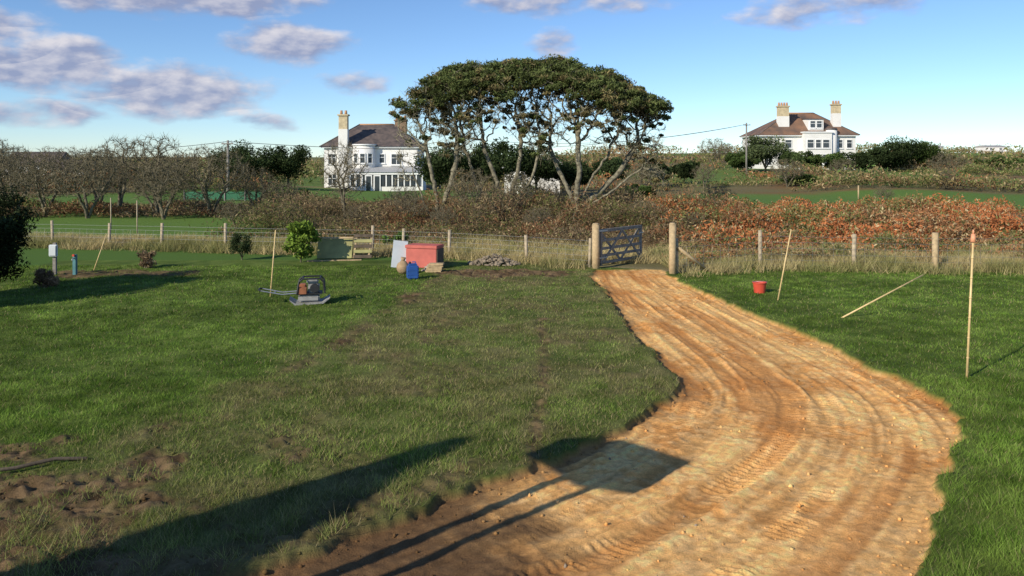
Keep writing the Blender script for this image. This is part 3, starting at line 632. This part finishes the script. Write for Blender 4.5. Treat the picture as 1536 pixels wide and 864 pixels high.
def drum(x,y):
    e=empty('jerry_can',(x,y,gz1(x,y)),.3)
    box('body',e,-.16,.16,-.13,.13,0,.40,M_blue,.035); box('shoulder',e,-.12,.12,-.10,.10,.402,.44,M_blue,.015)
    cyl('cap',e,(-.08,0,.44),(-.08,0,.49),.035,.035,M_black,14); box('handle',e,-.02,.1,-.018,.018,.47,.495,M_blue,.008); box('handle_leg',e,.08,.1,-.017,.017,.441,.469,M_blue)
    for k in (.12,.24): box('rib',e,-.167,.167,-.137,.137,k,k+.02,M_blue,.006)
drum(-2.85,23.7)
e=empty('sack',(-3.25,24.6,gz1(-3.25,24.6)))
bm=bmesh.new(); bmesh.ops.create_icosphere(bm,subdivisions=3,radius=1)
for v in bm.verts:
    z=v.co.z; f=1-.35*max(0,z)**2; v.co=Vector((v.co.x*.19*f,v.co.y*.16*f,(z*.5+.5)*.42+random.uniform(-.012,.012)))
bmobj('bag',bm,M_sack,e,True); cyl('tied_neck',e,(0,0,.38),(.02,0,.5),.05,.08,M_sack,10)
e=empty('storage_chest',(-2.75,26.1,gz1(-2.75,26.1)),math.radians(-16))
box('body',e,-.52,.5,-.3,.3,0.02,.62,M_pink,.012); box('lid',e,-.545,.525,-.325,.325,.625,.72,M_pink,.012); box('dark_end_sheet',e,.502,.53,-.28,.28,.05,.6,M_dkwood,.003)  # dark sheet covers nearly all of the chest's right end
box('skid',e,-.5,.48,-.28,.28,-.04,.018,M_dkwood)
e=empty('leaning_sheet',(-3.55,26.1,gz1(-3.55,26.1)),.25); box('sheet',e,-.23,.23,-.012,.012,.0,.85,M_panelw,.004,rot=(-.16,.12,0)); box('prop',e,-.2,-.15,.05,.12,0,.6,M_woodg)
def rubble(name,x,y,w,hh,n,mat,s=.07,flat=.6):
    e=empty(name,(x,y,gz1(x,y))); bm=bmesh.new()
    for i in range(n):
        a=random.random()*6.28; r=random.random()**.6; zz=hh*(1-r)*random.random()**.5
        q=bmesh.ops.create_icosphere(bm,subdivisions=1,radius=s*random.uniform(.4,1.5)); vs=q['verts']
        sc=(random.uniform(.8,1.6),random.uniform(.8,1.3),random.uniform(.4,.9)*flat/.6)
        for v in vs: v.co=Vector((v.co.x*sc[0]*random.uniform(.85,1.15)+math.cos(a)*r*w/2,v.co.y*sc[1]+math.sin(a)*r*w*.35,v.co.z*sc[2]+zz+.02))
    bmobj('stones',bm,mat,e)
rubble('rubble_pile',-.6,26.9,1.7,.34,420,M_stone,.045); rubble('stone_stack',-2.45,25.3,.55,.2,40,simple('pale_stone',(.4,.34,.26),.95,0,.3,5,.5),.07)
e=empty('timber_offcuts',(-2.35,25.1,gz1(-2.35,25.1)))
for i in range(5): box('offcut_%d'%(i+1),e,-.28+.03*i,.2+.02*i,-.12,.1,.0+i*.055,.05+i*.055,M_wood,.004,rot=(0,0,.2*math.sin(i*3)))
e=empty('leaning_panels',(-6.0,28.2,gz1(-6,28.2)),.08)
box('olive_panel',e,-.62,.55,-.02,.02,.0,.78,M_olive,.005,rot=(-.5,0,0)); box('olive_panel_edge',e,-.66,.59,-.05,-.02,.70,.76,M_wood,.004,rot=(-.5,0,0))
box('pallet_frame_1',e,.62,.68,-.04,.04,0,.85,M_wood,.004,rot=(-.4,.1,0)); box('pallet_frame_2',e,1.12,1.18,-.04,.04,0,.85,M_wood,.004,rot=(-.4,.1,0))
for i in range(5): box('pallet_slat_%d'%(i+1),e,.6,1.22,-.06+.07*i-.14,-.04+.07*i-.14,.05+i*.17,.16+i*.17,M_olive if i%2 else M_dkwood,.003,rot=(-.4,0,0))
box('loose_plank',e,-.9,.9,-.55,-.45,.0,.04,M_wood,.004,rot=(0,0,.1))
e=empty('water_tap_post',(-12.9,24.4,gz1(-12.9,24.4))); box('post',e,-.05,.05,-.05,.05,-.1,.62,M_teal,.008); cyl('spout',e,(0,-.05,.52),(0,-.16,.5),.015,.015,M_steel,8); cyl('spout_end',e,(0,-.155,.51),(0,-.16,.43),.015,.013,M_steel,8); cyl('handle',e,(0,-.06,.60),(0,-.11,.60),.035,.035,M_red,10)
e=empty('meter_box_post',(-13.55,24.5,gz1(-13.55,24.5))); box('post',e,-.05,.05,-.04,.04,-.1,.95,M_woodg,.006); box('meter_box',e,-.12,.12,-.13,-.042,.55,.9,M_panelw,.02); box('box_lid',e,-.10,.10,-.145,-.132,.58,.87,M_panelw,.006)
for x,y in ((-19.4,40),(-17,37.5)):
    e=empty('wooden_stake',(x,y,gz1(x,y))); cyl('stake',e,(0,0,-.2),(random.uniform(-.1,.1),0,1.5),.03,.026,M_woodg2,8)
e=empty('marker_post',(28.5,68,gz1(28.5,68))); cyl('post',e,(0,0,-.2),(0,0,1.1),.06,.06,M_wood,8)
z=gz1(-5.3,9.3)
tube('fallen_branch',None,[(-6.4,8.7,z+.03),(-5.9,8.95,z+.06),(-5.5,9.15,z+.05),(-5.2,9.4,z+.06),(-4.9,9.52,z+.02)],.022,M_dkwood)
# ------------------------------------------------------------ plate compactor
e=empty('plate_compactor',(-4.85,19.75,gz1(-4.85,19.75)),math.radians(12)); e.scale=(1.12,1.12,1.05)
poly('base_plate',e,[(-.38,-.25,.10),(.30,-.25,.02),(.42,-.25,.12),(-.38,.25,.10),(.30,.25,.02),(.42,.25,.12),(-.28,-.25,.0),(-.28,.25,.0),(-.40,-.25,.13),(.44,-.25,.15),(-.40,.25,.13),(.44,.25,.15),(-.26,-.25,.04),(-.26,.25,.04),(.28,-.25,.05),(.28,.25,.05)],[(0,6,7,3),(6,1,4,7),(1,2,5,4),(2,9,11,5),(9,14,15,11),(14,12,13,15),(12,8,10,13),(8,0,3,10),(0,8,12,6),(6,12,14,1),(1,14,9,2),(3,7,13,10),(7,4,15,13),(4,5,11,15)],M_grey)
box('exciter_housing',e,-.22,.22,-.17,.17,.06,.2,M_grey,.03); box('engine_deck',e,-.26,.28,-.19,.19,.22,.25,M_black,.006)
box('engine_block',e,-.02,.22,-.14,.14,.252,.45,M_grey,.03); cyl('recoil_starter',e,(.12,-.141,.36),(.12,-.19,.36),.10,.09,M_black,20)
box('fuel_tank',e,-.05,.2,-.13,.12,.455,.54,M_grey,.03); cyl('fuel_cap',e,(.1,0,.54),(.1,0,.565),.03,.03,M_steel,12); cyl('muffler',e,(.1,.1,.40),(.1,.22,.40),.05,.05,M_steel,14)
box('belt_guard',e,-.24,-.03,-.20,-.15,.22,.40,M_engine,.02); box('air_filter',e,-.2,-.05,-.1,.1,.27,.45,M_engine,.02)
for s_ in (-1,1): tube('roll_bar',e,[(-.24,.2*s_,.25),(-.2,.2*s_,.52),(-.12,.2*s_,.58),(.24,.2*s_,.58),(.31,.2*s_,.50),(.33,.2*s_,.25)],.02,M_black)
for k in (-.12,.24): tube('roll_bar_cross',e,[(k,-.2,.58),(k,.2,.58)],.016,M_black)
for s_ in (-1,1): tube('handle_rail',e,[(-.24,.15*s_,.26),(-.55,.15*s_,.24),(-.98,.17*s_,.34)],.014,M_steel)
tube('handle_grip',e,[(-.98,-.17,.34),(-1.02,-.12,.35),(-1.02,.12,.35),(-.98,.17,.34)],.018,M_black); tube('handle_brace',e,[(-.7,-.155,.27),(-.7,.155,.27)],.012,M_steel)
def clods():
    bm=bmesh.new(); bmesh.ops.create_icosphere(bm,subdivisions=1,radius=1); bv=np.array([v.co[:] for v in bm.verts]); bf=np.array([[v.index for v in f.verts] for f in bm.faces]); bm.free()
    n=24000; yy=5.8+rng.random(n)**1.7*18; xx=rng.uniform(-6.2,6.8,n); sd_=sdf(xx,yy); so_=soilm(xx,yy)
    pr=np.where(sd_<0,.14+.9*np.exp(-np.abs(sd_)/.2),np.where(sd_<.12,.3,so_*.6*(yy<10))); k=rng.random(n)<pr; xx,yy,sd_=xx[k],yy[k],sd_[k]; m=len(xx)
    ix=np.clip(np.searchsorted(xs,xx),1,nx-1); iy=np.clip(np.searchsorted(ys,yy),1,ny-1); zz=Z.reshape(ny,nx)[iy,ix]; cc=C.reshape(ny,nx,3)[iy,ix]
    r=.005+.020*rng.random(m)**4
    V=bv[None]*(r[:,None,None])*rng.uniform(.6,1.3,(m,len(bv),1))*rng.uniform(.7,1.3,(m,1,3))+np.stack([xx,yy,zz+r*.2],1)[:,None]
    F=bf[None]+(np.arange(m)*len(bv))[:,None,None]
    st=(rng.random(m)<.05)&(sd_<-.1); cc=cc*(.65+.35*rng.random(m))[:,None]; cc[st]=np.array([.36,.28,.20])*(.5+.6*rng.random(st.sum()))[:,None]
    npmesh('soil_clods',V.reshape(-1,3),F.reshape(-1,3),np.repeat(cc,len(bv),0),M_twig)
clods()
# ------------------------------------------------------------ camera
cd=bpy.data.cameras.new('camera'); cam=bpy.data.objects.new('camera',cd); link(cam)
cam.location=(0,0,3.5); cam.rotation_euler=(math.radians(90),0,0); cd.sensor_width=36; cd.lens=29.06; cd.shift_y=-.1283; cd.clip_end=8000; cd.clip_start=.1
SC.camera=cam
# ------------------------------------------------------------ light
EL=math.radians(27)
sl=bpy.data.lights.new('sun','SUN'); sl.energy=5; sl.angle=math.radians(.5); sl.color=(1,.92,.78)
so_=bpy.data.objects.new('sun',sl); link(so_); so_.rotation_euler=Vector((-math.cos(EL)*.7071,-math.cos(EL)*.7071,math.sin(EL))).to_track_quat('Z','Y').to_euler()
W=bpy.data.worlds.new('World'); SC.world=W; W.use_nodes=True; nt=W.node_tree; N=nt.nodes; LK=nt.links
bg=N['Background']; STR_=.125; bg.inputs['Strength'].default_value=STR_
sky=N.new('ShaderNodeTexSky'); sky.sky_type='NISHITA'; sky.sun_disc=False; sky.sun_elevation=EL; sky.sun_rotation=math.radians(225); sky.air_density=.78; sky.dust_density=0; sky.ozone_density=3.0; sky.altitude=20
tint=N.new('ShaderNodeMix'); tint.data_type='RGBA'; tint.blend_type='MULTIPLY'; tint.inputs[0].default_value=1; tint.inputs[7].default_value=(.90,1.02,1.16,1); LK.new(sky.outputs[0],tint.inputs[6])
tc=N.new('ShaderNodeTexCoord'); sep=N.new('ShaderNodeSeparateXYZ'); LK.new(tc.outputs['Generated'],sep.inputs[0])
def mth(op,*a,clamp=False):
    m=N.new('ShaderNodeMath'); m.operation=op; m.use_clamp=clamp
    for i,v in enumerate(a):
        if isinstance(v,(int,float)): m.inputs[i].default_value=v
        else: LK.new(v,m.inputs[i])
    return m.outputs[0]
az=mth('MULTIPLY',mth('ARCTAN2',sep.outputs[0],sep.outputs[1]),57.2958); el=mth('MULTIPLY',mth('ARCSINE',sep.outputs[2]),57.2958)
CLD=[(-29.5,5.6,6.5,1.9,1.25),(-22.0,4.2,6.8,2.0,1.3),(-15.0,7.6,4.6,1.6,1.2),(-22.3,10.4,10,1.8,1.25),(-32.5,7.4,3.6,1.8,1.2),(3.5,10.6,8,1.1,.75),(21.0,9.6,6.5,1.3,.75),(2.8,7.7,2.0,1.1,.8),(-10.4,5,2.8,1.0,.75),(-16.5,2.3,3,.7,.5),(-31,2.6,5.8,1.0,.9),(-60,9,14,3,.9),(70,12,18,4,.8),(140,20,25,7,.8)]
def noise_at(a_,e_):
    cb=N.new('ShaderNodeCombineXYZ'); LK.new(mth('MULTIPLY',a_,.30),cb.inputs[0]); LK.new(mth('MULTIPLY',e_,.62),cb.inputs[1])
    no=N.new('ShaderNodeTexNoise'); no.inputs['Scale'].default_value=1; no.inputs['Detail'].default_value=7; no.inputs['Roughness'].default_value=.52; LK.new(cb.outputs[0],no.inputs['Vector'])
    return no.outputs['Fac']
r=None; G=None
for a,e_,w,hh,am in CLD:
    v=mth('DIVIDE',mth('SUBTRACT',el,e_),hh); u=mth('DIVIDE',mth('SUBTRACT',az,a),w)
    qq=mth('ADD',mth('MULTIPLY',u,u),mth('MULTIPLY',v,v))
    d=mth('MULTIPLY',mth('SUBTRACT',1,qq),am)
    gg=mth('MULTIPLY',v,mth('GREATER_THAN',d,-.3)); G=gg if G is None else mth('ADD',G,gg)
    r=d if r is None else mth('MAXIMUM',r,d)
r=mth('MAXIMUM',r,-1.2)
n1=noise_at(az,el); n2=noise_at(mth('SUBTRACT',az,.5),mth('ADD',el,.42))
d1=mth('ADD',r,mth('MULTIPLY',mth('SUBTRACT',n1,.5),2.8))
mr=N.new('ShaderNodeMapRange'); mr.interpolation_type='SMOOTHSTEP'; mr.inputs[1].default_value=-.05; mr.inputs[2].default_value=.95; mr.inputs[4].default_value=.92; LK.new(d1,mr.inputs[0])
lit=mth('ADD',mth('ADD',.36,mth('MULTIPLY',G,.28)),mth('MULTIPLY',mth('SUBTRACT',n1,n2),3.4),clamp=True)
cm=N.new('ShaderNodeMix'); cm.data_type='RGBA'; LK.new(lit,cm.inputs[0]); k=1/STR_
cm.inputs[6].default_value=(.30*k,.345*k,.52*k,1); cm.inputs[7].default_value=(.76*k,.73*k,.77*k,1)
fm=N.new('ShaderNodeMix'); fm.data_type='RGBA'; LK.new(mr.outputs[0],fm.inputs[0]); LK.new(tint.outputs[2],fm.inputs[6]); LK.new(cm.outputs[2],fm.inputs[7]); LK.new(fm.outputs[2],bg.inputs['Color'])
SC.view_settings.view_transform='Standard'; SC.view_settings.look='None'; SC.view_settings.exposure=0
